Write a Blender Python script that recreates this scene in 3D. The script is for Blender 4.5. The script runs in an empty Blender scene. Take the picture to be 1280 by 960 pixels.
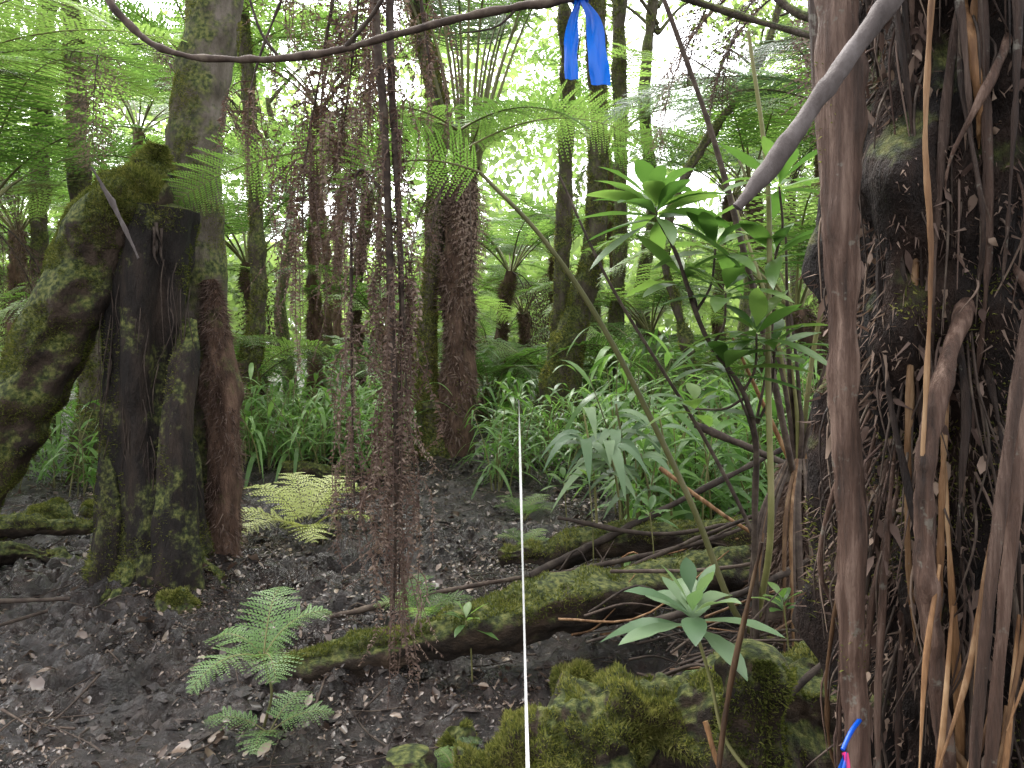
import bpy, math
import numpy as np
from mathutils import Vector
R = np.random.RandomState(7)
scene = bpy.context.scene
scene.view_settings.view_transform='Standard'; scene.view_settings.look='None'; scene.view_settings.exposure=0

# ---------------- noise ----------------
def _h(ix,iy,iz):
    n=(ix*374761393+iy*668265263+iz*1274126177)&0xffffffff
    n=((n^(n>>13))*1274126177)&0xffffffff
    return ((n^(n>>16))&0xffff)/65535.0
def vnoise(p):
    i=np.floor(p).astype(np.int64); f=p-i; f=f*f*(3-2*f)
    r=0
    for a in (0,1):
        for b in (0,1):
            for c in (0,1):
                w=(f[...,0] if a else 1-f[...,0])*(f[...,1] if b else 1-f[...,1])*(f[...,2] if c else 1-f[...,2])
                r=r+w*_h(i[...,0]+a,i[...,1]+b,i[...,2]+c)
    return r*2-1
def fbm(p,o=4):
    r=0;a=1;t=0
    for k in range(o):
        r=r+a*vnoise(p*(2**k)+k*17.3); t+=a; a*=.5
    return r/t
def nrm(v): return v/np.maximum(np.linalg.norm(v,axis=-1,keepdims=True),1e-9)

# ---------------- mesh builder ----------------
class MB:
    def __init__(s): s.v=[];s.f=[];s.m=[];s.r=[];s.n=0
    def add(s,v,f,m=0,r=None):
        v=np.asarray(v,float).reshape(-1,3); f=np.asarray(f,int)
        s.v.append(v); s.f.append(f+s.n); s.n+=len(v)
        s.m.append(np.full(len(f),m)); 
        if r is None: r=R.rand()
        s.r.append(np.broadcast_to(np.asarray(r,float),(len(f),)).copy())
    def mesh(s,name,mats,smooth=True):
        me=bpy.data.meshes.new(name)
        V=np.concatenate(s.v); me.vertices.add(len(V)); me.vertices.foreach_set('co',V.ravel())
        li=np.concatenate([f.ravel() for f in s.f]); sz=np.concatenate([np.full(len(f),f.shape[1]) for f in s.f])
        me.loops.add(len(li)); me.loops.foreach_set('vertex_index',li)
        me.polygons.add(len(sz)); st=np.concatenate([[0],np.cumsum(sz)[:-1]])
        me.polygons.foreach_set('loop_start',st); me.polygons.foreach_set('loop_total',sz)
        me.polygons.foreach_set('material_index',np.concatenate(s.m).astype(int))
        me.polygons.foreach_set('use_smooth',np.full(len(sz),smooth))
        a=me.attributes.new('rnd','FLOAT','FACE'); a.data.foreach_set('value',np.concatenate(s.r))
        for m in mats: me.materials.append(m)
        me.update(calc_edges=True); me.validate()
        return me
    def obj(s,name,mats,smooth=True):
        return place(name,s.mesh(name,mats,smooth))
def place(name,me,loc=(0,0,0),rz=0,sc=1,tilt=(0,0)):
    o=bpy.data.objects.new(name,me); o.location=loc; o.rotation_euler=(tilt[0],tilt[1],rz)
    o.scale=(sc,sc,sc) if np.isscalar(sc) else sc
    scene.collection.objects.link(o); return o

def crom(P,n):
    P=np.asarray(P,float); k=len(P)
    if k==2: t=np.linspace(0,1,n)[:,None]; return P[0]*(1-t)+P[1]*t
    Q=np.vstack([2*P[0]-P[1],P,2*P[-1]-P[-2]])
    t=np.linspace(0,k-1-1e-6,n); i=t.astype(int); u=(t-i)[:,None]
    a,b,c,d=Q[i],Q[i+1],Q[i+2],Q[i+3]
    return .5*((2*b)+(-a+c)*u+(2*a-5*b+4*c-d)*u*u+(-a+3*b-3*c+d)*u**3)
def tube(mb,P,rad,n=40,k=12,namp=0.,nsc=5.,m=0,r=None,flute=0.,flat=1.,cap=True,seed=0,raw=False,zst=1.):
    C=crom(P,n); rr=np.interp(np.linspace(0,1,n),np.linspace(0,1,len(np.atleast_1d(rad))),np.atleast_1d(rad)) if np.size(rad)>1 else np.full(n,rad)
    T=nrm(np.gradient(C,axis=0)); U=np.zeros_like(T)
    u=np.cross(T[0],[0.3,1,0.2]); u/=np.linalg.norm(u)
    for i in range(n):
        u=u-T[i]*np.dot(u,T[i]); u/=np.linalg.norm(u); U[i]=u
    W=np.cross(T,U); th=np.linspace(0,2*np.pi,k,endpoint=False)
    D=U[:,None]*np.cos(th)[None,:,None]+W[:,None]*np.sin(th)[None,:,None]*flat
    if flute: 
        fl=1+flute*vnoise(np.stack([np.cos(th)*2.2+np.zeros((n,1)),np.sin(th)*2.2+np.zeros((n,1)),np.linspace(0,2.,n)[:,None]+0*th],-1)+seed*3.7)
    else: fl=np.ones((n,k))
    S=C[:,None]+D*rr[:,None,None]*fl[...,None]
    if namp:
        q=S*nsc+seed*11.1; q[...,2]*=zst
        S=S+D*(fbm(q,4)*namp)[...,None]
    idx=np.arange(n*k).reshape(n,k)
    F=np.stack([idx[:-1],np.roll(idx,-1,1)[:-1],np.roll(idx,-1,1)[1:],idx[1:]],-1).reshape(-1,4)
    mb.add(S,F,m,r)
    if cap:
        for e in (0,n-1):
            c=S[e].mean(0)+T[e]*(rr[e]*.3*(1 if e else -1))
            V=np.vstack([S[e],c[None]]); ff=np.array([[j,(j+1)%k,k] for j in range(k)])
            mb.add(V,ff,m,r)
    return S,D
def scatter(mb,S,D,N,m,lo=.01,hi=.03,w=.004,mask=None,up=.3):
    n,k=S.shape[:2]; a=R.rand(N)*(n-1); b=R.rand(N)*k
    i=a.astype(int); j=b.astype(int); fa=(a-i)[:,None]; fb=(b-j)[:,None]; j2=(j+1)%k
    p=(S[i,j]*(1-fb)+S[i,j2]*fb)*(1-fa)+(S[i+1,j]*(1-fb)+S[i+1,j2]*fb)*fa
    d=nrm(D[i,j]); cl=fbm(p*7+3,3)
    keep=cl>-.15
    if mask is not None: keep&=mask(p,d)
    p=p[keep]; d=d[keep]; cl=cl[keep]; q=len(p)
    if q==0: return
    dd=nrm(d+np.array([0,0,up])+R.randn(q,3)*.55); L=(lo+(hi-lo)*R.rand(q)**1.5)*(1+cl)
    s=nrm(np.cross(dd,R.randn(q,3)))*(w*(.6+R.rand(q)))[:,None]
    p=p-d*.003
    V=np.stack([p-s,p+s,p+dd*L[:,None]],1).reshape(-1,3)
    mb.add(V,np.arange(3*q).reshape(-1,3),m,R.rand(q)*.6+.4*np.clip(cl+.5,0,1))

def leaves(mb,B,Dr,Up,L,Wd,droop=.3,nseg=6,m=0,fold=.25,r=None,pw=.8,wavy=0.):
    B=np.asarray(B,float);N=len(B); Dr=nrm(np.asarray(Dr,float)); S=nrm(np.cross(Dr,Up)); Un=np.cross(S,Dr)
    L=np.broadcast_to(L,(N,)).astype(float);Wd=np.broadcast_to(Wd,(N,)).astype(float); droop=np.broadcast_to(droop,(N,))
    t=np.linspace(0,1,nseg+1)
    c=B[:,None]+Dr[:,None]*(L[:,None]*t)[...,None]; c[...,2]-=(droop*L)[:,None]*t**2
    wp=np.clip(np.sin(np.pi*t**pw),0.03,1)**.85; wp[-1]=.02
    w=(Wd[:,None]*wp*.5)
    wv=wavy*R.randn(N,nseg+1)*Wd[:,None]
    l=c+S[:,None]*w[...,None]+Un[:,None]*(w*fold+wv)[...,None]; rr=c-S[:,None]*w[...,None]+Un[:,None]*(w*fold-wv)[...,None]
    V=np.stack([l,c,rr],2).reshape(-1,3)
    base=np.arange(N)[:,None]*(3*(nseg+1)); j=np.arange(nseg)*3
    i=(base+j[None]).ravel()
    F=np.concatenate([np.stack([i,i+1,i+4,i+3],-1),np.stack([i+1,i+2,i+5,i+4],-1)])
    if r is None: r=R.rand(N)
    r=np.repeat(r,nseg); mb.add(V,F,m,np.concatenate([r,r]))
def blades(mb,B,Dr,L,W,m=0,r=None):
    B=np.asarray(B,float);N=len(B);Dr=nrm(Dr);s=nrm(np.cross(Dr,R.randn(N,3)))
    L=np.broadcast_to(L,(N,))[:,None]; W=np.broadcast_to(W,(N,))[:,None]
    V=np.stack([B,B+Dr*L*.5+s*W*.5,B+Dr*L+[0,0,-.0],B+Dr*L*.45-s*W*.5],1).reshape(-1,3)
    mb.add(V,np.arange(4*N).reshape(-1,4),m,R.rand(N) if r is None else r)

def rot(v,az):
    c,s=math.cos(az),math.sin(az); M=np.array([[c,-s,0],[s,c,0],[0,0,1]]); return v@M.T
def frond(mb,base,az,L,e0,e1,W,npair=22,npin=8,stipe=.22,droop=.2,m=0,ms=1,rr=None,rad=.012,bend=0.,ew=1.3,curl=0.,roll=0.,full=.26,gap=.66):
    n=28; t=np.linspace(0,1,n); e=e0+(e1-e0)*t**ew; a=bend*t**2
    T=np.stack([np.cos(e)*np.cos(a),np.cos(e)*np.sin(a),np.sin(e)],-1)
    C=np.vstack([[0,0,0],np.cumsum((T[1:]+T[:-1])/2*L/(n-1),0)])
    side=np.stack([-np.sin(a),np.cos(a),0*a],-1); upn=np.cross(T,side)
    if roll:
        side,upn=side*math.cos(roll)+upn*math.sin(roll), upn*math.cos(roll)-side*math.sin(roll)
    u=(np.arange(npair)+.5)/npair; ti=stipe+(1-stipe)*u
    g=lambda A: np.stack([np.interp(ti,t,A[:,k]) for k in range(3)],-1)
    c,Tt,sd,un=g(C),nrm(g(T)),nrm(g(side)),nrm(g(upn))
    prof=np.sin(np.pi*(.17+.83*u**.9))**.8*W
    sg=np.array([1,-1.]); jit=1+R.randn(npair,2)*.07
    dp=nrm(sd[:,None]*sg[None,:,None]+Tt[:,None]*(.25+.25*u[:,None,None])+un[:,None]*(.12+R.randn(npair,2,1)*.10))
    pl=prof[:,None]*jit
    sj=(np.arange(npin)+.5)/npin
    P=c[:,None,None]+dp[:,:,None]*(pl[:,:,None]*sj)[...,None]
    P[...,2]-=droop*pl[:,:,None]*sj**2
    q=nrm(np.cross(un[:,None],dp))
    spc=L*(1-stipe)/npair
    plen=np.maximum(np.minimum(pl[:,:,None]*full,spc*gap)*(1-sj**1.8*.85),.004)
    d=nrm(q[:,:,None,None]*sg[None,None,None,:,None]+dp[:,:,None,None]*.35+R.randn(npair,2,npin,2,3)*(.05+curl))
    w=(pl/npin*.54)[:,:,None,None,None]
    b=P[:,:,:,None]+0*d; l=plen[:,:,:,None,None]; ax=dp[:,:,None,None]
    V=np.stack([b-ax*w*.8,b+d*l*.5-ax*w*.75,b+d*l+ax*w*.3-np.array([0,0,1])*l*(.12+curl*.5),b+d*l*.4+ax*w*.85],-2)
    V=rot(V.reshape(-1,3),az)+base; N=len(V)//4
    if rr is None: rr=R.rand()
    mb.add(V,np.arange(4*N).reshape(-1,4),m,np.clip(rr+R.randn(N)*.08,0,1))
    Cw=rot(C,az)+base
    tube(mb,Cw[::3],[rad,rad*.7,rad*.35,rad*.12],n=14,k=5,m=ms,r=rr,cap=False)
    a0=rot(c[:,None]+0*dp,az)+base; a1=P[:,:,-1]; a1=rot(a1,az)+base
    a0=a0.reshape(-1,3); a1=a1.reshape(-1,3); o=np.array([0,0,rad*.22])
    mm=len(a0); V=np.stack([a0-o,a0+o,a1],1).reshape(-1,3); mb.add(V,np.arange(3*mm).reshape(-1,3),ms,rr)
    return Cw

# ---------------- materials ----------------
def nmat(name): 
    m=bpy.data.materials.new(name); m.use_nodes=True; nt=m.node_tree; nt.nodes.clear(); return m,nt,nt.nodes,nt.links
def ramp(N,cols,lo=.3,hi=.7):
    r=N.new('ShaderNodeValToRGB'); el=r.color_ramp.elements
    while len(el)<len(cols): el.new(.5)
    for i,c in enumerate(cols):
        el[i].position=lo+(hi-lo)*i/max(1,len(cols)-1); el[i].color=(*c,1)
    return r
def surf(name,cols,scale=8,stretch=(1,1,1),rough=.8,bump=.5,bdist=.02,moss=None,mossamt=.5,mossscale=5,rnd=.5,spec=.3,mossup=.4,wet=False,lichen=0):
    m,nt,N,K=nmat(name)
    tc=N.new('ShaderNodeTexCoord'); mp=N.new('ShaderNodeMapping'); mp.inputs['Scale'].default_value=stretch
    K.new(tc.outputs['Object'],mp.inputs['Vector'])
    no=N.new('ShaderNodeTexNoise'); no.inputs['Scale'].default_value=scale; no.inputs['Detail'].default_value=5; no.inputs['Roughness'].default_value=.65
    K.new(mp.outputs[0],no.inputs['Vector']); cr=ramp(N,cols); K.new(no.outputs[0],cr.inputs[0]); col=cr.outputs[0]
    at=N.new('ShaderNodeAttribute'); at.attribute_name='rnd'
    mr=N.new('ShaderNodeMapRange'); mr.inputs['To Min'].default_value=1-rnd; mr.inputs['To Max'].default_value=1+rnd; K.new(at.outputs['Fac'],mr.inputs['Value'])
    vm=N.new('ShaderNodeVectorMath'); vm.operation='SCALE'; K.new(col,vm.inputs[0]); K.new(mr.outputs[0],vm.inputs['Scale']); col=vm.outputs[0]
    if lichen:
        nl=N.new('ShaderNodeTexNoise'); nl.inputs['Scale'].default_value=16; nl.inputs['Detail'].default_value=4; nl.inputs['Roughness'].default_value=.75; K.new(tc.outputs['Object'],nl.inputs['Vector'])
        rl=ramp(N,[(0,0,0),(lichen,)*3],.60,.66); K.new(nl.outputs[0],rl.inputs[0])
        mx=N.new('ShaderNodeMix'); mx.data_type='RGBA'; K.new(rl.outputs[0],mx.inputs['Factor']); K.new(col,mx.inputs['A']); mx.inputs['B'].default_value=(.22,.21,.17,1); col=mx.outputs['Result']
    if moss:
        n2=N.new('ShaderNodeTexNoise'); n2.inputs['Scale'].default_value=mossscale; n2.inputs['Detail'].default_value=5; n2.inputs['Roughness'].default_value=.75
        K.new(tc.outputs['Object'],n2.inputs['Vector'])
        ge=N.new('ShaderNodeNewGeometry'); sx=N.new('ShaderNodeSeparateXYZ'); K.new(ge.outputs['Normal'],sx.inputs[0])
        ma=N.new('ShaderNodeMath'); ma.operation='MULTIPLY_ADD'; ma.inputs[1].default_value=mossup; K.new(sx.outputs['Z'],ma.inputs[0]); K.new(n2.outputs[0],ma.inputs[2])
        r2=ramp(N,[(0,0,0),(1,1,1)],.60-mossamt*.35,.78-mossamt*.35); K.new(ma.outputs[0],r2.inputs[0])
        n3=N.new('ShaderNodeTexNoise'); n3.inputs['Scale'].default_value=40; n3.inputs['Detail'].default_value=2; K.new(tc.outputs['Object'],n3.inputs['Vector'])
        c3=ramp(N,moss,.35,.65); K.new(n3.outputs[0],c3.inputs[0])
        mx=N.new('ShaderNodeMix'); mx.data_type='RGBA'; K.new(r2.outputs[0],mx.inputs['Factor']); K.new(col,mx.inputs['A']); K.new(c3.outputs[0],mx.inputs['B']); col=mx.outputs['Result']
    b=N.new('ShaderNodeBsdfPrincipled'); K.new(col,b.inputs['Base Color']); b.inputs['Roughness'].default_value=rough; b.inputs['Specular IOR Level'].default_value=spec
    if wet:
        n4=N.new('ShaderNodeTexNoise'); n4.inputs['Scale'].default_value=2.6; n4.inputs['Detail'].default_value=4; K.new(tc.outputs['Object'],n4.inputs['Vector'])
        r4=ramp(N,[(.10,)*3,(.5,)*3],.46,.62); K.new(n4.outputs[0],r4.inputs[0]); K.new(r4.outputs[0],b.inputs['Roughness'])
    bn=N.new('ShaderNodeTexNoise'); bn.inputs['Scale'].default_value=scale*3; bn.inputs['Detail'].default_value=5; bn.inputs['Roughness'].default_value=.75; K.new(mp.outputs[0],bn.inputs['Vector'])
    bu=N.new('ShaderNodeBump'); bu.inputs['Strength'].default_value=bump; bu.inputs['Distance'].default_value=bdist; K.new(bn.outputs[0],bu.inputs['Height']); K.new(bu.outputs[0],b.inputs['Normal'])
    o=N.new('ShaderNodeOutputMaterial'); K.new(b.outputs[0],o.inputs[0]); return m
def leafm(name,cols,rough=.45,trans=.35,spec=.4,tcol=None,var=.25):
    m,nt,N,K=nmat(name)
    at=N.new('ShaderNodeAttribute'); at.attribute_name='rnd'
    oi=N.new('ShaderNodeObjectInfo'); ad=N.new('ShaderNodeMath'); ad.operation='MULTIPLY_ADD'; ad.inputs[1].default_value=var; K.new(oi.outputs['Random'],ad.inputs[0]); K.new(at.outputs['Fac'],ad.inputs[2])
    tc=N.new('ShaderNodeTexCoord'); no=N.new('ShaderNodeTexNoise'); no.inputs['Scale'].default_value=9; no.inputs['Detail'].default_value=1; K.new(tc.outputs['Object'],no.inputs['Vector'])
    a2=N.new('ShaderNodeMath'); a2.operation='MULTIPLY_ADD'; a2.inputs[1].default_value=.5; K.new(no.outputs[0],a2.inputs[0]); K.new(ad.outputs[0],a2.inputs[2])
    cr=ramp(N,cols,.15,1.0) 
    a3=N.new('ShaderNodeMath'); a3.operation='MULTIPLY'; a3.inputs[1].default_value=.72; K.new(a2.outputs[0],a3.inputs[0]); K.new(a3.outputs[0],cr.inputs[0])
    b=N.new('ShaderNodeBsdfPrincipled'); K.new(cr.outputs[0],b.inputs['Base Color']); b.inputs['Roughness'].default_value=rough; b.inputs['Specular IOR Level'].default_value=spec
    t=N.new('ShaderNodeBsdfTranslucent')
    vm=N.new('ShaderNodeVectorMath'); vm.operation='MULTIPLY'; vm.inputs[1].default_value=tcol or (1.4,1.5,.95); K.new(cr.outputs[0],vm.inputs[0]); K.new(vm.outputs[0],t.inputs[0])
    mx=N.new('ShaderNodeMixShader'); mx.inputs[0].default_value=trans; K.new(b.outputs[0],mx.inputs[1]); K.new(t.outputs[0],mx.inputs[2])
    o=N.new('ShaderNodeOutputMaterial'); K.new(mx.outputs[0],o.inputs[0]); return m
MOSS=[(.022,.03,.009),(.07,.085,.022),(.15,.155,.045)]
M_mud=surf('wet_mud',[(.008,.0048,.0036),(.024,.0155,.012),(.065,.045,.037)],scale=8,rough=.6,bump=1,bdist=.06,spec=.8,rnd=0,wet=True)
M_clod=surf('mud_clods',[(.010,.0065,.005),(.03,.02,.0155),(.07,.049,.04)],scale=20,rough=.35,bump=.8,bdist=.02,spec=.6,rnd=.5)
M_black=surf('black_stump_bark',[(.004,.003,.002),(.013,.009,.007),(.042,.028,.02)],scale=7,stretch=(1,1,.25),bump=1,bdist=.04,moss=MOSS,mossamt=.10,mossscale=5,rnd=0,mossup=.5)
M_log=surf('rotten_log_bark',[(.008,.005,.004),(.03,.02,.013),(.085,.055,.035)],scale=9,stretch=(.5,1,1),bump=1,bdist=.04,moss=MOSS,mossamt=.10,mossscale=7,rnd=0,mossup=.35)
M_bark=surf('mossy_bark',[(.03,.022,.016),(.08,.06,.045),(.15,.12,.10)],scale=9,stretch=(1,1,.4),bump=1,bdist=.03,moss=MOSS,mossamt=.5,mossscale=5,rnd=0,mossup=.4)
M_greybark=surf('grey_bark',[(.045,.036,.027),(.11,.09,.068),(.18,.15,.125)],scale=10,stretch=(1,1,.4),bump=1,bdist=.02,moss=MOSS,mossamt=.55,mossscale=6,rnd=0)
M_lean=surf('mossy_broken_bark',[(.015,.01,.007),(.045,.03,.02),(.10,.07,.05)],scale=9,stretch=(1,1,.6),bump=1,bdist=.04,moss=MOSS,mossamt=.62,mossscale=9,rnd=0,mossup=.5)
M_fern_trunk=surf('fern_trunk_fibre',[(.03,.016,.01),(.09,.052,.035),(.18,.11,.075)],scale=14,stretch=(1,1,.25),bump=1,bdist=.04,rnd=.4,moss=MOSS,mossamt=.0,mossscale=4)
M_core=surf('dark_fibrous_core',[(.004,.0025,.002),(.018,.010,.007),(.06,.033,.022)],scale=9,stretch=(1,1,.4),bump=1,bdist=.05,rnd=.4,moss=MOSS,mossamt=-.1,mossscale=6)
M_stipe=surf('dry_stipe',[(.016,.009,.006),(.068,.038,.026),(.18,.12,.09)],scale=9,stretch=(4,4,.3),bump=1,bdist=.016,rnd=.7,rough=.6,spec=.35,lichen=.6)
M_straw=surf('straw_stipe',[(.055,.024,.010),(.17,.088,.038),(.31,.20,.11)],scale=12,stretch=(3,3,.3),bump=.6,bdist=.006,rnd=.6,rough=.6)
M_stick=surf('grey_weathered_wood',[(.04,.031,.029),(.085,.069,.064),(.15,.13,.125)],scale=14,stretch=(1,1,.5),bump=.8,bdist=.006,rnd=.1,rough=.75)
M_twig=surf('brown_twig',[(.018,.012,.009),(.055,.038,.029),(.10,.078,.057)],scale=20,bump=.5,bdist=.004,rnd=.4)
M_moss=leafm('moss_tuft',[(.018,.026,.007),(.06,.075,.018),(.145,.15,.042),(.27,.25,.085)],rough=.9,trans=.35,spec=.1)
M_dead=leafm('dead_frond',[(.03,.018,.014),(.085,.055,.045),(.15,.105,.085),(.22,.16,.12)],rough=.8,trans=.15,spec=.15,tcol=(1.2,1,.8))
M_hang=leafm('hanging_dead_leaflet',[(.038,.023,.018),(.096,.062,.050),(.16,.112,.09),(.25,.19,.15)],rough=.8,trans=.25,spec=.15,tcol=(1.2,1,.8))
M_litter=leafm('leaf_litter',[(.014,.009,.006),(.045,.027,.019),(.10,.067,.049),(.27,.20,.15)],rough=.3,trans=.03,spec=.6,tcol=(1,1,.9))
M_fern=leafm('fern_green',[(.03,.07,.014),(.07,.135,.03),(.12,.21,.055),(.2,.29,.095)],trans=.5)
M_fernb=leafm('fern_bright',[(.045,.09,.022),(.092,.165,.042),(.155,.25,.072),(.25,.35,.12)],trans=.52)
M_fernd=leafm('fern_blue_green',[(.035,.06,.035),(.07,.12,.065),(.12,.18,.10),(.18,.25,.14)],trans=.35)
M_ferny=leafm('fern_yellow',[(.26,.31,.06),(.36,.42,.10),(.44,.49,.15),(.52,.55,.23)],trans=.3,tcol=(1.1,1.1,.6))
M_fstem=surf('fern_stem',[(.08,.08,.025),(.14,.135,.05),(.19,.17,.08)],scale=5,bump=.1,rnd=.4,rough=.5)
M_ging=leafm('ginger_leaf',[(.045,.10,.024),(.09,.175,.045),(.14,.25,.07),(.22,.34,.12)],rough=.35,trans=.45)
M_shrub=leafm('shrub_leaf',[(.03,.07,.018),(.06,.125,.03),(.095,.175,.045),(.16,.245,.07)],rough=.35,trans=.42,spec=.4)
M_seed=leafm('seedling_leaf',[(.055,.105,.05),(.09,.155,.075),(.13,.2,.10),(.19,.26,.135)],rough=.45,trans=.35)
M_fsmall=leafm('small_fern_green',[(.06,.12,.035),(.10,.185,.06),(.15,.25,.085),(.21,.31,.125)],rough=.45,trans=.4)
M_far=leafm('distant_leaf_hazed',[(.075,.11,.042),(.14,.2,.07),(.21,.285,.11),(.31,.385,.18)],rough=.6,trans=.5)  # paler greens: distance haze painted into the leaf colour

# ---------------- ground ----------------
def H(x,y):
    x=np.asarray(x,float);y=np.asarray(y,float)
    z=np.zeros_like(x+y); p=np.stack([x+z,y+z,z],-1)
    near=np.clip((16-y)/8,0,1)
    h=.07*fbm(p*.7,3)
    h=h+near*.07*fbm(p*3.8+9,3)
    churn=np.clip(.8+fbm(p*1.1+31,2)*1.5,.3,1.4)
    h=h+near*.05*(1-np.abs(fbm(p*7+4,3))*2.6)*churn
    h=h+near*.040*fbm(p*19,3)*churn
    h=h+.16*np.exp(-(((x+2.05)/.55)**2+((y-4.65)/.5)**2))
    h=h+.16/(1+np.exp(-(x-.9)*4))*np.exp(-((y-4.)/2.5)**2)
    h=h+.18*np.exp(-(((x+.75)/.9)**2+((y-8.6)/.8)**2))
    h=h+np.clip(y-11,0,200)*.012
    return h-.07
def axis(a,b,step,lo,hi,g=1.16):
    m=list(np.arange(a,b,step)); s=step; x=a
    L=[]
    while x>lo: s*=g; x-=s; L.append(x)
    s=step; x=m[-1]; U=[]
    while x<hi: s*=g; x+=s; U.append(x)
    return np.array(L[::-1]+m+U)
xs=axis(-3.6,2.4,.016,-220,220); ys=axis(1.9,6.8,.016,-60,320,1.1)
X,Y=np.meshgrid(xs,ys,indexing='ij'); Z=H(X,Y)
gi=np.arange(X.size).reshape(X.shape); mb=MB()
mb.add(np.stack([X,Y,Z],-1),np.stack([gi[:-1,:-1],gi[1:,:-1],gi[1:,1:],gi[:-1,1:]],-1).reshape(-1,4),0,.5)
mb.obj('muddy_ground',[M_mud])
mb=MB(); N_=18000
x=R.uniform(-4.2,2.4,N_); y=1.9+6.3*R.rand(N_)**1.3; k=R.rand(N_)<np.clip(.5+1.5*fbm(np.stack([x,y,0*x],-1)*1.6+80,3),.06,1); x=x[k];y=y[k];n_=len(x)
s=.005+.020*R.rand(n_)**3; c=np.stack([x,y,H(x,y)+s*.3],-1)
oc=np.array([[1,0,0],[-1,0,0],[0,1,0],[0,-1,0],[0,0,1],[0,0,-1.]]); fo=np.array([[0,2,4],[2,1,4],[1,3,4],[3,0,4],[2,0,5],[1,2,5],[3,1,5],[0,3,5]])
V=c[:,None]+oc[None]*(s[:,None,None])*(.5+R.rand(n_,6,1))*np.array([1.3,1.3,.7])+R.randn(n_,6,3)*s[:,None,None]*.2
mb.add(V,(np.arange(n_)[:,None,None]*6+fo[None]).reshape(-1,3),0,np.repeat(R.rand(n_),8))
mb.obj('mud_clods',[M_clod],smooth=False)

mb=MB()
def litter(N,x0,x1,y0,y1,lo,hi,m=0,lift=.006,wf=.25,rp=1.5):
    x=x0+(x1-x0)*R.rand(N); y=y0+(y1-y0)*R.rand(N)**.8
    dn=fbm(np.stack([x,y,0*x],-1)*1.2+50,3); k=R.rand(N)<np.clip(.6+dn*1.6,.15,1); x=x[k];y=y[k];N=len(x)
    B=np.stack([x,y,H(x,y)+lift+R.rand(N)*.012],-1); az=R.rand(N)*6.28
    D=np.stack([np.cos(az),np.sin(az),R.randn(N)*.35],-1); U=np.stack([R.randn(N)*.5,R.randn(N)*.5,np.ones(N)],-1)
    L=lo+(hi-lo)*R.rand(N)**2.2
    leaves(mb,B,D,U,L,L*(wf+.5*R.rand(N)),droop=R.randn(N)*.25,nseg=4,m=m,fold=.4,wavy=.13,r=R.rand(N)**rp)
litter(19000,-4.5,3,1.8,9,.02,.06)
litter(4200,-4.5,3,1.8,9,.04,.09,rp=.9)
litter(36000,-2.6,2.2,1.8,5.5,.006,.028)
mb.obj('leaf_litter',[M_litter])
mb=MB()
for i in range(700):
    x=R.uniform(-4.2,2.6); y=R.uniform(1.9,8.5); a=R.rand()*6.28; l=R.uniform(.06,.45)
    pts=[]
    for t in (-.5,0,.5):
        px=x+math.cos(a)*l*t+R.randn()*.015; py=y+math.sin(a)*l*t+R.randn()*.015; pts.append([px,py,float(H(px,py))+.012+R.rand()*.015])
    tube(mb,pts,[R.uniform(.002,.006),.002],n=6,k=5,r=R.rand())
mb.obj('fallen_twigs',[M_twig])

# ---------------- broken tree left ----------------
mb=MB()
S,D=tube(mb,[(-2.03,4.6,-.2),(-2.05,4.6,.35),(-2.12,4.62,1.1),(-2.1,4.62,1.75),(-2.07,4.62,2.15)],[.34,.25,.22,.225,.23,.19],n=150,k=72,namp=.09,nsc=4,flute=.35,seed=1,zst=.4)
scatter(mb,S,D,36000,1,.008,.026,.003,mask=lambda p,d:(d[:,0]<-.45)|(fbm(p*2.2+8,2)>.25)|(p[:,2]<.3)|(p[:,2]>2.0))
S,D=tube(mb,[(-1.8,4.33,-.15),(-1.84,4.36,.5),(-1.85,4.4,1.05),(-1.83,4.5,1.5)],[.13,.09,.085,.04],n=90,k=36,namp=.05,nsc=6,flute=.3,seed=2,zst=.4)
scatter(mb,S,D,5000,1,.008,.022,.003,mask=lambda p,d:d[:,0]<-.1)
S,D=tube(mb,[(-2.3,4.38,-.15),(-2.25,4.42,.3),(-2.3,4.5,.8),(-2.3,4.55,1.4)],[.14,.08,.06,.04],n=80,k=30,namp=.05,nsc=6,flute=.3,seed=3,zst=.4)
scatter(mb,S,D,7000,1,.008,.03,.003)
for i in range(12):
    a=R.uniform(-2.9,-.2); r0=.25; S,D=tube(mb,[(-2.05+r0*.8*math.cos(a),4.6+r0*.8*math.sin(a),.35),(-2.05+r0*1.1*math.cos(a),4.6+r0*1.1*math.sin(a),.1),(-2.05+.55*math.cos(a),4.6+.5*math.sin(a),-.05)],[.03,.045,.015],n=24,k=10,namp=.03,nsc=9,seed=i,m=0)
    scatter(mb,S,D,900,1,.008,.025,.003,mask=lambda p,d:d[:,2]>0)
S,D=tube(mb,[(-2.12,4.6,2.1),(-2.1,4.6,2.35),(-2.06,4.6,2.52)],[.14,.09,.03],n=40,k=24,namp=.08,nsc=8,seed=5,m=0)
scatter(mb,S,D,8000,1,.01,.035,.003)
S,D=tube(mb,[(-2.07,4.55,2.12),(-2.27,4.5,2.14),(-2.48,4.48,1.64),(-2.80,4.46,.98),(-3.07,4.43,.42),(-3.4,4.4,-.2)],[.12,.17,.18,.17,.17,.18],n=170,k=64,namp=.07,nsc=5,flute=.2,seed=7,m=3)
scatter(mb,S,D,150000,1,.007,.02,.003,mask=lambda p,d:(d[:,2]>-.5+fbm(p*5,2)*.9)|(fbm(p*3,2)>.25))
S,D=tube(mb,[(-2.38,4.5,2.03),(-2.2,4.52,2.24),(-1.98,4.52,2.2)],[.1,.13,.09],n=40,k=30,namp=.09,nsc=7,seed=9,m=3)
scatter(mb,S,D,26000,1,.01,.035,.003,mask=lambda p,d:d[:,2]>-.2)
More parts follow.
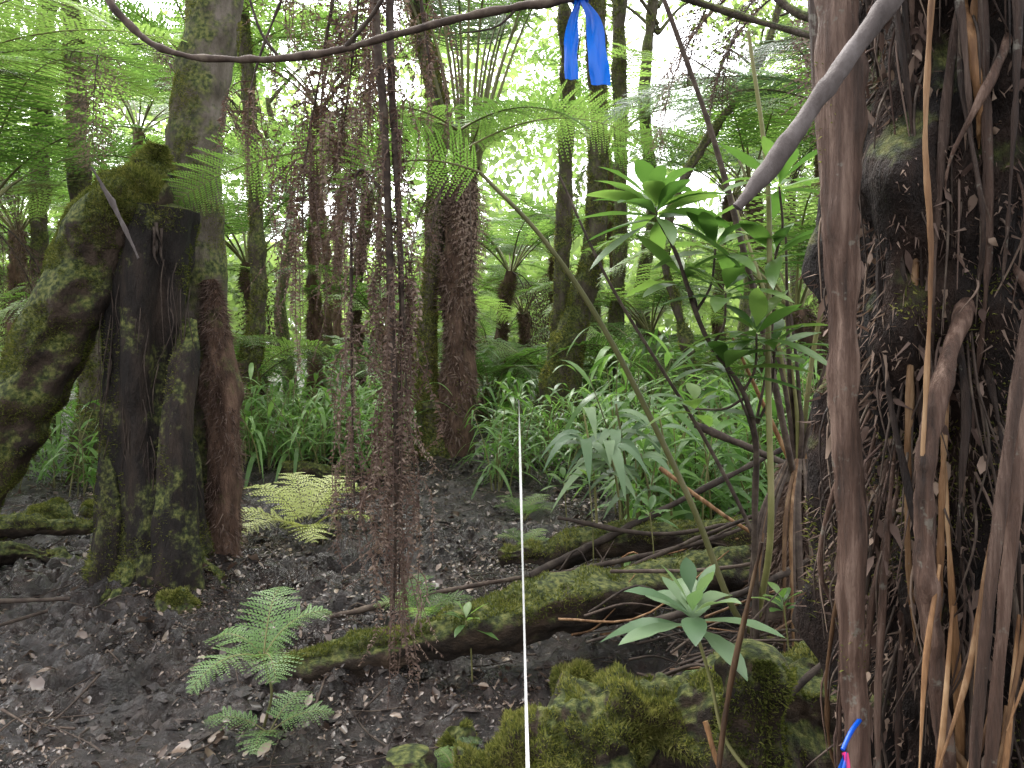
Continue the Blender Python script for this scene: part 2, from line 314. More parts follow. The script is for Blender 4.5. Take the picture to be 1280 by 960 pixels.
tube(mb,[(-2.28,4.27,2.33),(-2.15,4.25,2.12),(-2.0,4.22,1.83)],[.006,.022,.008],n=20,k=8,flat=.4,namp=.012,nsc=20,m=2,r=.3)
for i in range(26):
    x=R.uniform(-2.35,-1.95); z=R.uniform(1.88,2.08); y=4.38+R.rand()*.05
    tube(mb,[(x,y,z),(x+R.randn()*.01+.01,y-.015,z-.06),(x+R.randn()*.02+.02,y,z-R.uniform(.08,.16))],[.014,.008,.001],n=7,k=4,m=4,r=R.rand()*.3)
for i in range(50):
    x=R.uniform(-2.34,-1.8); z=R.uniform(.5,1.9); y=4.37+abs(x+2.07)*.3
    tube(mb,[(x,y,z),(x+R.randn()*.02,y-.02,z-.15),(x+R.randn()*.05,y,z-R.uniform(.25,.6))],[.004,.004,.002],n=8,k=4,m=4,r=R.rand()*.3)
mb.obj('broken_tree_trunk',[M_black,M_moss,M_stick,M_lean,M_twig])
mb=MB()
S,D=tube(mb,[(-1.95,5.05,-.1),(-2.0,5.05,1.2),(-2.03,5.03,2.26),(-2.0,5.0,2.77),(-1.9,5.0,3.4),(-1.84,5,4.2),(-1.9,5.1,7)],[.22,.18,.17,.17,.165,.16,.12],n=180,k=48,namp=.035,nsc=6,seed=12)
scatter(mb,S,D,110000,1,.006,.016,.0028,mask=lambda p,d:(d[:,0]<.25+fbm(p*4,2)*.7)|(fbm(p*3,2)>.15))
for i in range(8):
    a=R.rand()*6.28;z=R.uniform(4.8,6.9); tube(mb,[(-1.9+.05*math.cos(a),5.05,z),(-1.9+math.cos(a)*.8,5+math.sin(a)*.8,z+.7),(-1.9+math.cos(a)*1.7,5+math.sin(a)*1.7,z+1.2)],[.05,.03,.01],n=14,k=8,namp=.01)
B=np.array([-1.9,5,7.6])+R.randn(900,3)*np.array([1.1,1.1,.6]); blades(mb,B,R.randn(900,3),.12,.05,m=2)
mb.obj('mossy_tree',[M_greybark,M_moss,M_fern])
mb=MB()
S,D=tube(mb,[(-1.78,4.85,-.05),(-1.78,4.86,.8),(-1.83,4.88,1.4),(-1.88,4.9,1.75)],[.10,.11,.085,.04],n=90,k=36,namp=.06,nsc=9,seed=14,zst=.4)
scatter(mb,S,D,6000,1,.02,.07,.003,up=-.8)
mb.obj('shaggy_fern_trunk',[M_fern_trunk,M_dead])

# ---------------- hanging dead fronds ----------------
def beads(mb,C,sp,size,m,rr=None):
    seg=np.linalg.norm(np.diff(C,axis=0),axis=1); Ltot=seg.sum(); n=max(4,int(Ltot/sp)); s=np.concatenate([[0],np.cumsum(seg)])
    t=np.linspace(.03,1,n)*Ltot; p=np.stack([np.interp(t,s,C[:,k]) for k in range(3)],-1); p=np.repeat(p,2,0); N=len(p)
    a=R.rand()*6.28+R.randn(N)*.4+np.tile([0,np.pi],n)
    d=nrm(np.stack([np.cos(a),np.sin(a),-.2+R.randn(N)*.35],-1)); l=size*(.5+.9*R.rand(N))[:,None]*(1-.55*np.repeat(np.linspace(0,1,n),2)**3)[:,None]
    w=nrm(np.cross(d,R.randn(N,3)))*l*.25
    V=np.stack([p,p+d*l*.5+w,p+d*l+[0,0,-.005],p+d*l*.5-w],1).reshape(-1,3)
    mb.add(V,np.arange(4*N).reshape(-1,4),m,np.clip((R.rand() if rr is None else rr)+R.randn(N)*.15,0,1))
def deadcol(mb,stem,rs,nst,llo,lhi,spread,t0=0.,size=.017):
    C=crom(stem,60); tube(mb,stem,rs,n=50,k=7,m=1,namp=.004,nsc=20,r=.4)
    for i in range(nst):
        t=t0+(1-t0)*R.rand(); c=C[int(t*59)]; a=R.rand()*6.28; L=R.uniform(llo,lhi); o=spread*(.3+1.1*R.rand())
        L=min(L,c[2]-.06)
        if L<.1: continue
        dx,dy=math.cos(a)*o,math.sin(a)*o
        P=[c,c+[dx*.6,dy*.6,-L*.04],c+[dx*(.9+R.randn()*.2),dy,-L*.35],c+[dx*(.9+R.randn()*.4),dy,-L*.7],c+[dx*(.8+R.randn()*.7),dy,-L]]
        Q=crom(P,14); tube(mb,P,[.0026,.0012],n=12,k=3,m=0,cap=False,r=.5); beads(mb,Q,.0145,size,0)
mb=MB()
deadcol(mb,[(-.50,3.05,3.7),(-.52,3.0,2.75),(-.487,3.0,2.26),(-.457,3.0,1.56),(-.44,3.0,.95),(-.45,3.0,.4)],[.02,.018,.016,.014,.009,.003],80,.25,.65,.11,size=.021)
deadcol(mb,[(-.44,3.1,3.7),(-.47,3.04,2.7),(-.43,3.0,1.9),(-.40,3.0,1.2)],[.018,.016,.012,.004],26,.3,.6,.09,t0=.3,size=.021)
deadcol(mb,[(-.44,3.05,1.9),(-.43,3.04,1.5),(-.42,3.0,1.0),(-.43,3.0,.5)],[.006,.006,.005,.004],34,.25,.5,.12,size=.021)
deadcol(mb,[(-.5,3.0,2.0),(-.58,3.0,2.07),(-.61,3.0,1.9),(-.61,3.0,1.3),(-.60,3.,.8)],[.006,.006,.006,.005,.002],44,.2,.5,.08,t0=.25,size=.019)
deadcol(mb,[(-.60,3.4,3.7),(-.72,3.3,3.0),(-.80,3.3,2.55),(-.86,3.3,2.2),(-.88,3.3,1.9)],[.01,.008,.006,.004,.002],44,.35,.8,.14,t0=.25,size=.021)
deadcol(mb,[(-.60,3.4,3.7),(-.63,3.3,3.0),(-.68,3.3,2.5),(-.74,3.3,2.1)],[.01,.008,.005,.002],38,.35,.85,.14,t0=.25,size=.021)
deadcol(mb,[(-.60,3.4,3.7),(-.9,3.4,3.1),(-1.1,3.4,2.6),(-1.15,3.4,2.3)],[.01,.008,.005,.002],30,.2,.45,.12,t0=.3)
deadcol(mb,[(-.44,3.1,3.7),(-.38,3.2,2.9),(-.33,3.2,2.5)],[.01,.008,.003],22,.2,.5,.12,t0=.3)
mb.obj('hanging_dead_fronds',[M_hang,M_twig])

# ---------------- curved branch & ribbon ----------------
mb=MB()
BR=[(-1.5,2.6,3.0),(-1.3,2.5,2.56),(-1.206,2.5,2.427),(-1.105,2.5,2.36),(-.965,2.5,2.33),(-.737,2.5,2.33),(-.533,2.5,2.36),(-.356,2.5,2.41),(-.152,2.5,2.46),(.025,2.5,2.495),(.2,2.47,2.51),(.6,2.5,2.62),(1.2,2.6,2.8)]
tube(mb,BR,[.011,.011,.012,.011,.013,.011],n=160,k=10,namp=.008,nsc=22,seed=4)
tube(mb,[(-.737,2.5,2.33),(-.8,2.5,2.42),(-.86,2.52,2.6)],[.006,.004],n=8,k=6); tube(mb,[(.02,2.5,2.495),(-.05,2.5,2.43),(-.18,2.48,2.40)],[.005,.002],n=8,k=6)
tube(mb,[(-.533,2.5,2.36),(-.42,2.45,2.47),(-.3,2.4,2.65)],[.008,.005],n=12,k=6,namp=.003,nsc=20)
mb.obj('curved_branch',[M_twig])
m,nt,N,K=nmat('blue_flagging_vinyl'); b=N.new('ShaderNodeBsdfPrincipled'); b.inputs['Base Color'].default_value=(.002,.085,.5,1); b.inputs['Roughness'].default_value=.35
t=N.new('ShaderNodeBsdfTranslucent'); t.inputs[0].default_value=(.003,.17,.75,1); mx=N.new('ShaderNodeMixShader'); mx.inputs[0].default_value=.3; K.new(b.outputs[0],mx.inputs[1]);K.new(t.outputs[0],mx.inputs[2]); o=N.new('ShaderNodeOutputMaterial'); K.new(mx.outputs[0],o.inputs[0]); M_blue=m
def ribbon(mb,P,Wv,w,m=0,n=30,k=7,cr=.006,seed=0):
    C=crom(P,n); Wd=crom(Wv,n); Wd=nrm(Wd); ww=np.interp(np.linspace(0,1,n),np.linspace(0,1,len(w)),w); s=np.linspace(-.5,.5,k)
    T=nrm(np.gradient(C,axis=0)); Nn=np.cross(T,Wd)
    V=C[:,None]+Wd[:,None]*(ww[:,None]*s)[...,None]+Nn[:,None]*(cr*np.sin(s*9+seed+np.linspace(0,5,n)[:,None]))[...,None]
    g=np.arange(n*k).reshape(n,k); mb.add(V,np.stack([g[:-1,:-1],g[1:,:-1],g[1:,1:],g[:-1,1:]],-1).reshape(-1,4),m,.5)
mb=MB()
ribbon(mb,[(.21,2.445,2.50),(.19,2.43,2.42),(.182,2.44,2.33),(.185,2.44,2.245)],[(1,.3,0),(1,.9,0),(1,-.4,0),(1,.1,0)],[.02,.042,.046,.042])
ribbon(mb,[(.215,2.44,2.50),(.25,2.43,2.43),(.262,2.43,2.33),(.275,2.43,2.225)],[(.6,.8,0),(1,.7,0),(1,-.6,.0),(1,.2,.05)],[.022,.055,.058,.066],seed=2)
for dx,ph in ((-.012,0),(0.004,1),(.018,2)):
    th=np.linspace(0,2*np.pi,9); c=np.array([.212+dx,2.468,2.513]); P=[c+[0.004*math.sin(a*2+ph),math.cos(a)*.021,math.sin(a)*.021] for a in th]
    ribbon(mb,P,[(1,.2*math.sin(ph),.3)]*9,[.02,.018],k=4,cr=.003)
tube(mb,[(.19,2.443,2.50),(.215,2.436,2.505),(.235,2.443,2.495)],[.008,.014,.009],n=12,k=10,namp=.006,nsc=60)
ribbon(mb,[(.22,2.44,2.51),(.19,2.42,2.55),(.23,2.42,2.58),(.225,2.44,2.51)],[(.3,1,0)]*4,[.012,.03,.03,.012])
mb.obj('blue_flagging_ribbon',[M_blue])

# ---------------- measuring tape ----------------
mb=MB(); n=90; t=np.linspace(0,1,n); P0=np.array([.022,.6,.76]);P1=np.array([.07,8.0,.69])
C=P0*(1-t)[:,None]+P1*t[:,None]; C[:,2]-=.05*4*t*(1-t)
ang=.7+.5*np.sin(t*8)
Wd=np.stack([np.cos(ang),0*t,np.sin(ang)],-1)*.0068
V=np.stack([C-Wd,C+Wd],1); g=np.arange(2*n).reshape(n,2); mb.add(V,np.stack([g[:-1,0],g[:-1,1],g[1:,1],g[1:,0]],-1),0,.5)
m,nt,N,K=nmat('white_tape'); tc=N.new('ShaderNodeTexCoord'); sx=N.new('ShaderNodeSeparateXYZ'); K.new(tc.outputs['Object'],sx.inputs[0])
ma=N.new('ShaderNodeMath'); ma.operation='MODULO'; ma.inputs[1].default_value=.1; K.new(sx.outputs['Y'],ma.inputs[0]); gt=N.new('ShaderNodeMath'); gt.operation='GREATER_THAN'; gt.inputs[1].default_value=.094; K.new(ma.outputs[0],gt.inputs[0])
mx=N.new('ShaderNodeMix'); mx.data_type='RGBA'; K.new(gt.outputs[0],mx.inputs['Factor']); mx.inputs['A'].default_value=(.5,.5,.49,1); mx.inputs['B'].default_value=(.3,.28,.28,1)
b=N.new('ShaderNodeBsdfPrincipled'); K.new(mx.outputs['Result'],b.inputs['Base Color']); b.inputs['Roughness'].default_value=.4; o=N.new('ShaderNodeOutputMaterial'); K.new(b.outputs[0],o.inputs[0]); M_tape=m
tube(mb,[(.07,8.02,-.1),(.075,8.02,.4),(.07,8.02,.72)],[.014,.012],n=10,k=8,m=1)
mb.obj('measuring_tape',[M_tape,M_twig])

# ---------------- mid trees ----------------
def treecrown(mb,c,r,N,m,size=.2):
    B=[]
    for k in range(9):
        cc=np.array(c)+R.randn(3)*np.array([r*.7,r*.7,r*.3]); B.append(cc+R.randn(N//9,3)*np.array([r*.35,r*.35,r*.18]))
    B=np.concatenate(B); n=len(B); blades(mb,B,R.randn(n,3),size*(.6+.8*R.rand(n)),size*.45,m=m)
def mtree(name,P,rad,tuft=9000,mat=M_bark,crown=None,seed=0,namp=.05):
    mb=MB(); S,D=tube(mb,P,rad,n=130,k=28,namp=namp,nsc=4,seed=seed,flute=.15)
    scatter(mb,S,D,tuft,1,.015,.045,.007)
    top=np.array(P[-1]); 
    for i in range(6):
        a=R.rand()*6.28; z=-R.rand()*1.5; l=R.uniform(.8,1.8); s=top+[0,0,z]
        tube(mb,[s,s+[math.cos(a)*l*.5,math.sin(a)*l*.5,l*.5],s+[math.cos(a)*l,math.sin(a)*l,l*.8]],[.04,.025,.01],n=12,k=7)
    if crown: treecrown(mb,top+[0,0,.6],crown,900,2)
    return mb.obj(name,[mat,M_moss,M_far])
mtree('mossy_tree',[(-.74,8.5,-.1),(-.80,8.5,.45),(-.9,8.5,.85),(-.91,8.5,1.5),(-.80,8.5,2.79),(-.86,8.5,4.09),(-1.04,8.5,5.1),(-1.0,8.5,7.5)],[.34,.2,.12,.10,.11,.10,.10,.08],30000,crown=1.3,seed=21)
mtree('mossy_tree',[(.66,10,-.1),(.63,10,.7),(.78,10,1.4),(1.05,10,2.5),(1.1,10,4.04),(1.07,10,5.9),(1.2,10,8.2)],[.30,.26,.19,.13,.12,.115,.09],30000,crown=1.4,seed=22)
mtree('mossy_tree',[(.5,10.2,-.1),(.62,10.2,1.5),(.68,10.2,3.3),(.7,10.2,5),(.5,10.2,7.5)],[.13,.10,.09,.08,.06],9000,crown=1.2,seed=23)
mtree('mossy_tree',[(1.5,12,0),(1.62,12,2),(1.66,12,4),(1.64,12,6.3),(1.8,12,8.5)],[.15,.1,.1,.1,.08],12000,crown=1.5,seed=24)
mtree('mossy_tree',[(2.6,14,0),(2.3,14,1.8),(2.5,14,3.5),(2.35,14,5.5),(2.6,14,8)],[.15,.12,.11,.1,.08],7000,crown=1.5,seed=25)
mtree('mossy_tree',[(-4.3,8,-.1),(-4.26,8,1.2),(-4.4,8,3),(-4.6,8,7)],[.2,.11,.10,.08],12000,crown=1.2,seed=26)
mtree('mossy_tree',[(-3.0,9,-.1),(-3.0,9,1),(-2.9,9,2.2),(-3.2,9,7)],[.18,.12,.08,.06],12000,crown=1.2,seed=27)
mtree('mossy_tree',[(-5.6,9.5,0),(-5.7,9.5,3),(-5.5,9.5,7)],[.14,.10,.08],7000,crown=1.2,seed=28)
mtree('mossy_tree',[(2.1,9,0),(2.0,9,1.2),(1.75,9,2.2),(2.0,9,3.2),(2.9,9,4.6),(3.3,9,6.4)],[.07,.06,.05,.045,.04],3000,crown=1.,seed=29)
for i in range(13):
    y=R.uniform(14,34); x=R.uniform(-.75,.75)*y*.95; l=R.uniform(-.8,.8); h=R.uniform(5,9)
    mtree('mossy_tree',[(x,y,-.1),(x+l*.5,y,h*.3),(x+l*.1,y,h*.6),(x+l,y,h)],[.15,.10,.08,.05],1500,mat=R.choice([M_bark,M_greybark]),crown=R.uniform(1.,1.8),seed=40+i)

# ---------------- tree ferns ----------------
def treefern(Ht,nf,Lf,seed,detail=(26,9),dead=4,rt=.09,erect=0.):
    mb=MB(); top=np.array([R.randn()*.15,R.randn()*.15,Ht])
    S,D=tube(mb,[(0,0,-.15),(R.randn()*.08,R.randn()*.08,Ht*.5),top],[rt*1.3,rt,rt*1.05],n=90,k=24,namp=.06,nsc=8,seed=seed,zst=.5)
    scatter(mb,S,D,4000,4,.03,.12,.006,up=-.6)
    scatter(mb,S,D,4000,3,.02,.05,.007)
    for i in range(nf):
        az=i*2.4+R.randn()*.2; e=R.uniform(.75,1.3)+erect; 
        frond(mb,top+[math.cos(az)*.05,math.sin(az)*.05,0],az,Lf*R.uniform(.8,1.15),min(e,1.5),R.uniform(-.9,-.25),Lf*R.uniform(.22,.28),detail[0],detail[1],droop=.25,m=1,ms=2,rad=.016,bend=R.randn()*.3,ew=R.uniform(.9,1.4),roll=R.randn()*.15,gap=.72)
    for i in range(dead):
        az=R.rand()*6.28; frond(mb,top,az,Lf*R.uniform(.5,.8),R.uniform(-.2,.5),-1.65,Lf*.1,18,7,m=4,ms=5,curl=.5,ew=.4,rad=.01)
    return mb.mesh('tree_fern',[M_fern_trunk,M_fernb,M_fstem,M_moss,M_dead,M_twig])
VAR=[treefern(.5,10,1.9,1,dead=1),treefern(1.5,12,2.3,2,dead=2),treefern(2.6,12,2.5,3,dead=3),treefern(3.5,12,2.6,4,dead=3),treefern(2.1,11,2.3,5,dead=2),treefern(4.4,12,2.7,6,dead=3)]
def tf(v,x,y,rz=None,s=1.): return place('tree_fern',VAR[v],(x,y,float(H(x,y))),R.rand()*6.28 if rz is None else rz,s)
for v,x,y in [(2,-4.6,6.8),(3,-6.5,9),(1,-5.2,10.5),(4,-3.6,11),(2,-7.5,12),(0,-3.3,9.6),(3,-2.6,13.5),(0,-6.4,8.4),(4,-9,15),
              (1,-1.7,11.5),(0,-.4,11.5),(4,-.1,14),(2,.9,16),(1,2.3,12.2),(0,1.9,10.3),(3,3.6,13.5),(4,4.3,10.5),(1,3.3,8.6),(0,3.4,11.8),(2,5.6,14),(3,5.8,10),(0,5,8),
              (5,-3.9,9.8),(3,-5.6,7.3),(5,-2.9,11.6),(3,3.1,9.7),(5,1.7,13.2),(3,4.6,8.2),(5,-6.3,13),(5,5.0,12.5),(3,-8,10),(5,-4,17),(5,-9,18),(5,8,17),(5,6.8,11),(5,-4.4,20),(0,.5,12),(0,-2,13),(0,3,14),(1,.2,18),(1,-1.2,17)]:
    tf(v,x,y,s=R.uniform(.9,1.15))
for i in range(44):
    y=R.uniform(15,42); x=R.uniform(-.78,.78)*y; tf(R.choice([0,0,1,1,2,4,3]),x,y,s=R.uniform(.85,1.35))
mb=MB()
S,D=tube(mb,[(-.66,8.45,-.05),(-.58,8.4,.9),(-.59,8.4,1.93),(-.52,8.4,2.8),(-.48,8.4,3.25)],[.24,.16,.17,.15,.12],n=120,k=36,namp=.09,nsc=7,seed=31,zst=.4)
scatter(mb,S,D,9000,4,.03,.1,.008,up=-.7); scatter(mb,S,D,3000,3,.02,.05,.006,mask=lambda p,d:p[:,2]<.9)
for i in range(17):
    az=i*2.4; frond(mb,np.array([-.48+.1*math.cos(az),8.4+.1*math.sin(az),3.1]),az,R.uniform(3.2,4.),R.uniform(1.25,1.5),R.uniform(-.5,.3),.62,30,11,stipe=.45,m=1,ms=2,rad=.022,ew=R.uniform(2.2,3.2),bend=R.randn()*.2)
for az,l in [(0.2,2.2),(-.4,1.9),(2.9,2.0),(3.6,1.8),(-1.2,1.6)]:
    frond(mb,np.array([-.48,8.35,3.15]),az,l,.8,-.7,.5,26,11,stipe=.15,m=1,ms=2,rad=.015)
for i in range(4):
    az=R.rand()*6.28; frond(mb,np.array([-.48,8.4,3.15]),az,R.uniform(1.4,2),.3,-1.65,.2,20,8,m=4,ms=5,curl=.5,ew=.4)
mb.obj('tree_fern',[M_fern_trunk,M_fernb,M_fstem,M_moss,M_dead,M_twig])

mb=MB()
S,D=tube(mb,[(1.22,3.5,-.1),(1.27,3.5,.4),(1.28,3.5,.85)],[.14,.11,.09],n=60,k=30,namp=.07,nsc=9,seed=33,zst=.4,m=4)
scatter(mb,S,D,9000,2,.03,.12,.005,up=-1.)
tube(mb,[(1.2,3.4,.1),(.926,3.2,.28),(.715,3.2,.785),(.39,3.2,1.435),(.13,3.2,1.825),(-.13,3.2,2.10)],[.014,.013,.012,.01,.008],n=50,k=8,m=1,r=.2)
tube(mb,[(1.1,3.4,.3),(1.02,3.25,.55),(.80,3.25,1.0),(.42,3.25,1.62),(.2,3.3,2.1)],[.010,.008,.005],n=30,k=7,m=4,r=.6)
frond(mb,np.array([-.13,3.2,2.10]),math.pi+.1,.62,.35,-.9,.27,22,12,stipe=.02,m=0,ms=1,rad=.006,roll=.5,rr=.6)
tube(mb,[(1.0,3.2,.3),(.985,3.0,.7),(.975,3.0,1.3),(.975,3.0,2.0),(.9,3.0,2.6)],[.013,.012,.01,.007],n=40,k=8,m=1,r=.9)
tube(mb,[(1.25,3.5,.8),(1.156,3.3,.964),(1.04,3.3,1.5),(.87,3.3,2.17),(.70,3.3,2.67),(.5,3.3,3.2)],[.015,.014,.013,.011,.008],n=50,k=8,m=4,r=.9,namp=.003,nsc=12)
for i in range(12):
    a=R.uniform(-1.6,1.6); l=R.uniform(.5,1.5); tube(mb,[(1.27,3.5,.8),(1.27+a*.15,3.45,.8+l*.5),(1.27+a*.35,3.4+R.randn()*.15,.8+l)],[.012,.01,.005],n=20,k=7,m=R.choice([1,4,3]))
for i in range(16):
    a=R.uniform(-.5,.35); tube(mb,[(1.25+a*.2,3.4,.9),(1.2+a*.6,3.25,.65),(1.2+a*.9,3.15,.12)],[.006,.010,.004],n=16,k=6,m=R.choice([3,4,4]),flat=.5)
mb.obj('young_tree_fern',[M_fern,M_fstem,M_dead,M_straw,M_twig])

def looseferns(name,L,mats=(M_fern,M_fstem)):
    mb=MB()
    for b,az,l,e0,e1,W,kw in L: frond(mb,np.array(b),az,l,e0,e1,W,**kw)
    return mb.obj(name,list(mats))
kk=dict(npair=30,npin=14,stipe=.1,rad=.009,gap=.7)
looseferns('overhanging_fern_fronds',[
 ((-.9,4.6,2.5),math.pi+.0,1.25,-.0,-.75,.34,dict(kk,roll=.5)),
 ((-3.6,4.8,3.0),.1,1.9,.5,-.5,.42,kk),((-3.6,4.8,3.0),-.5,1.9,.5,-.7,.42,kk),((-3.6,4.8,3.0),.9,1.9,.6,-.5,.42,kk),((-3.6,4.8,3.0),-1.1,1.7,.4,-.8,.42,kk),
 ((-3.6,4.8,3.0),1.7,1.9,.6,-.5,.42,kk),((-3.6,4.8,3.0),2.7,1.9,.6,-.5,.42,kk),((-3.6,4.8,3.0),3.7,1.9,.6,-.5,.42,kk),((-3.6,4.8,3.0),-.2,1.5,1.0,-.3,.42,kk),((-3.6,4.8,3.0),.5,1.6,1.1,-.2,.42,kk),
],mats=(M_fernb,M_fstem))
mb=MB(); S,D=tube(mb,[(-3.9,5.0,-.1),(-3.75,4.9,1.4),(-3.62,4.8,3.05)],[.13,.1,.11],n=90,k=24,namp=.06,nsc=8,seed=77,zst=.5); scatter(mb,S,D,6000,1,.03,.1,.005,up=-.7)
mb.obj('fern_trunk',[M_fern_trunk,M_dead])
looseferns('overhanging_fern_fronds',[
 ((-.35,5.2,2.6),.15,1.45,.6,-.7,.38,dict(kk,roll=-.5)),((-.35,5.2,2.75),2.9,1.2,.45,-.8,.34,kk),((-.35,5.2,2.75),.9,1.3,.6,-.5,.34,kk),((-.35,5.2,2.75),-.5,1.0,.4,-.8,.3,kk),((-.35,5.2,2.75),4.,1.1,.3,-.9,.3,kk),((-.35,5.2,2.75),2.2,1.1,.5,-.9,.3,kk)],mats=(M_fernb,M_fstem))
kd=dict(npair=28,npin=12,stipe=.1,rad=.008,gap=.75)
looseferns('bluish_fern_fronds',[  # fronds in a bluish green of their own
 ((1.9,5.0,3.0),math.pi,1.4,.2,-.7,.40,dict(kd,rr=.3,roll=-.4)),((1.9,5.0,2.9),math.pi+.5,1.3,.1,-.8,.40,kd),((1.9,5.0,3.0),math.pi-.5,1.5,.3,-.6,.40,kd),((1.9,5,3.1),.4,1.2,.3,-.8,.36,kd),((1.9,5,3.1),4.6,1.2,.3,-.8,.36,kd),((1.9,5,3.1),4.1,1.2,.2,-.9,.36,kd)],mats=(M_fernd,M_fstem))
mb=MB()
for b,az,l in [((1.6,4.2,3.3),3.0,1.1),((1.5,4.2,3.3),3.6,1.0),((1.3,4,3.4),2.5,.9),((1.75,4.2,3.2),4.2,1.2),((1.5,4.4,3.2),5.,1.0),((1.4,4.2,3.3),3.3,1.3)]:
    frond(mb,np.array(b),az,l,.2,-1.6,.24,24,10,m=0,ms=1,curl=.4,ew=.5,rad=.008)
for b,az,l in [((-2.9,6,3.6),-.5,1.6),((-3.1,6,3.6),-1.2,1.5),((-2.8,6.2,3.6),.3,1.4)]:
    frond(mb,np.array(b),az,l,.2,-1.6,.24,24,10,m=0,ms=1,curl=.4,ew=.5,rad=.008)
mb.obj('dead_fern_fronds',[M_dead,M_twig])

mb=MB(); b=np.array([-.93,2.95,float(H(-.93,2.95))-.01])
stem=[b,b+[.03,0,.13],b+[.0,.0,.26]]
for az,l,e0,e1,W in [(2.8,.27,.8,-.7,.12),(.5,.32,1.1,-.4,.13),(4.1,.34,.6,-.9,.12),(1.6,.34,1.3,-.2,.13),(5.2,.26,.7,-.9,.12)]:
    frond(mb,stem[2],az,l,e0,e1,W,14,8,stipe=.06,m=0,ms=1,rad=.004,rr=.75,gap=.7,full=.45)
tube(mb,stem,[.006,.005],n=12,k=6,m=1)
for az in (3.2,.2,4.8,1.2): frond(mb,b+[.05,-.1,.03],az,.25,.7,-.4,.09,11,6,m=0,ms=1,rad=.003,rr=.6,gap=.7,full=.45)
mb.obj('small_fern',[M_fsmall,M_fstem])
mb=MB()
for (x,y,az,l,e0,e1) in [(-1.5,5.6,2.7,.62,.9,-.4),(-1.5,5.55,3.3,.62,.6,-.4),(-1.5,5.65,2.0,.6,1.1,-.3),(-1.45,5.6,.5,.6,.9,-.5),(-1.45,5.55,-.2,.55,.7,-.5),(-1.45,5.55,-1.2,.5,.6,-.6),(-1.5,5.5,-2.2,.5,.6,-.6),(-1.45,5.6,1.2,.6,1.0,-.4)]:
    frond(mb,np.array([x,y,float(H(x,y))+.06]),az,l,e0,e1,.19,13,8,stipe=.05,m=0,ms=1,rad=.005,gap=.68,full=.35)
mb.obj('yellow_fern_frond',[M_ferny,M_fstem])
for (x,y,s) in [(-.45,3.9,.18),(-.35,2.55,.1),(.55,4.2,.14),(.8,3.0,.1),(-2.9,7,.2),(.1,6.2,.18),(.6,5.2,.16),(.1,5.2,.13),(-.2,2.75,.08)]:
    mb=MB(); b=np.array([x,y,float(H(x,y))])
    for i in range(7): frond(mb,b,i*2.4,s*R.uniform(1.3,2.2),1.1,-.4,s*.6,12,6,m=0,ms=1,rad=.003)
    mb.obj('small_fern',[M_fernb,M_fstem])

# ---------------- ginger undergrowth ----------------
def ginger(name,cnt,area,hlo,hhi,ll,lw,seed=0,dens=None,lean=.3):
    mb=MB(); Bs=[];Ds=[];Us=[];Ls=[];Rr=[];dr=[]
    k=0
    while k<cnt:
        x=R.uniform(area[0],area[1]); y=R.uniform(area[2],area[3])
        if dens is not None and not dens(x,y): 
            k+=.02; continue
        k+=1; h=R.uniform(hlo,hhi); z=float(H(x,y)); az=R.rand()*6.28; ln=R.uniform(.05,.5)*h; dx,dy=math.cos(az)*ln,math.sin(az)*ln
        P=np.array([(x,y,z-.02),(x+dx*.3,y+dy*.3,z+h*.5),(x+dx,y+dy,z+h)]); tube(mb,P,[.008,.006,.003],n=6,k=4,m=1,cap=False,r=R.rand())
        nl=R.randint(6,12); C=crom(P,20); la=R.rand()*3.14; ls=R.uniform(.7,1.3)
        for j in range(nl):
            t=.25+.75*j/(nl-1); a=la+math.pi*(j%2)+R.randn()*.3; up=.5+.5*t+R.randn()*.25
            Bs.append(C[int(t*19)]);Ds.append([math.cos(a),math.sin(a),up]);Us.append([R.randn()*.2,R.randn()*.2,1]);Ls.append(ll*ls*R.uniform(.6,1.2));Rr.append(R.rand());dr.append(R.uniform(.3,1.2))
    Ls=np.array(Ls); leaves(mb,Bs,Ds,Us,Ls,lw*(.6+.8*R.rand(len(Ls)))*(Ls/ll),droop=np.array(dr),nseg=6,m=0,r=np.array(Rr),fold=.2)
    return mb.obj(name,[M_ging,M_fstem])
ginger('ginger_undergrowth',150,(-7,-3.3,6.9,9.5),.3,.8,.48,.036)
ginger('ginger_undergrowth',170,(-3.1,-1.15,7.6,9.6),.4,.9,.48,.036)
ginger('ginger_undergrowth',90,(-.2,1.4,7.0,9),.3,.75,.45,.036)
ginger('ginger_undergrowth',130,(.6,3.4,4.9,6.6),.35,1.1,.5,.052,dens=lambda x,y:x>.6+ (y-6.6)*-.1)
ginger('ginger_undergrowth',220,(.9,5,6.6,9.5),.5,1.3,.55,.050)
ginger('ginger_undergrowth',360,(-10,9,9.6,17),.4,1.0,.65,.07)
mb=MB()
for i in range(260):
    y=R.uniform(10,30); x=R.uniform(-.75,.75)*y; b=np.array([x,y,float(H(x,y))])
    frond(mb,b,R.rand()*6.28,R.uniform(.8,1.8),R.uniform(.7,1.3),R.uniform(-.6,.1),.38,14,4,m=0,ms=1)
mb.obj('fern_undergrowth',[M_fernb,M_fstem])
mb=MB()
for (x,y,z) in [(.42,4.6,.95),(.62,4.7,1.0),(.55,4.5,.8),(.75,4.6,.72),(.9,4.8,.9)]:
    b=np.array([x+.1,y+.1,float(H(x,y))]); tube(mb,[b,(x+.06,y,z*.6),(x,y,z)],[.008,.006],n=10,k=6,m=1)
    n=8; a=R.rand(n)*6.28; t=R.rand(n); leaves(mb,np.array([[x,y,z-.25*q] for q in t]),np.stack([np.cos(a),np.sin(a)*.6-.2,.3+R.rand(n)*.5],-1),np.array([[0,-.3,1]]*n),.38*(.7+.5*R.rand(n)),.065,droop=.9,nseg=8,m=0)
mb.obj('ginger_plant',[M_seed,M_fstem])

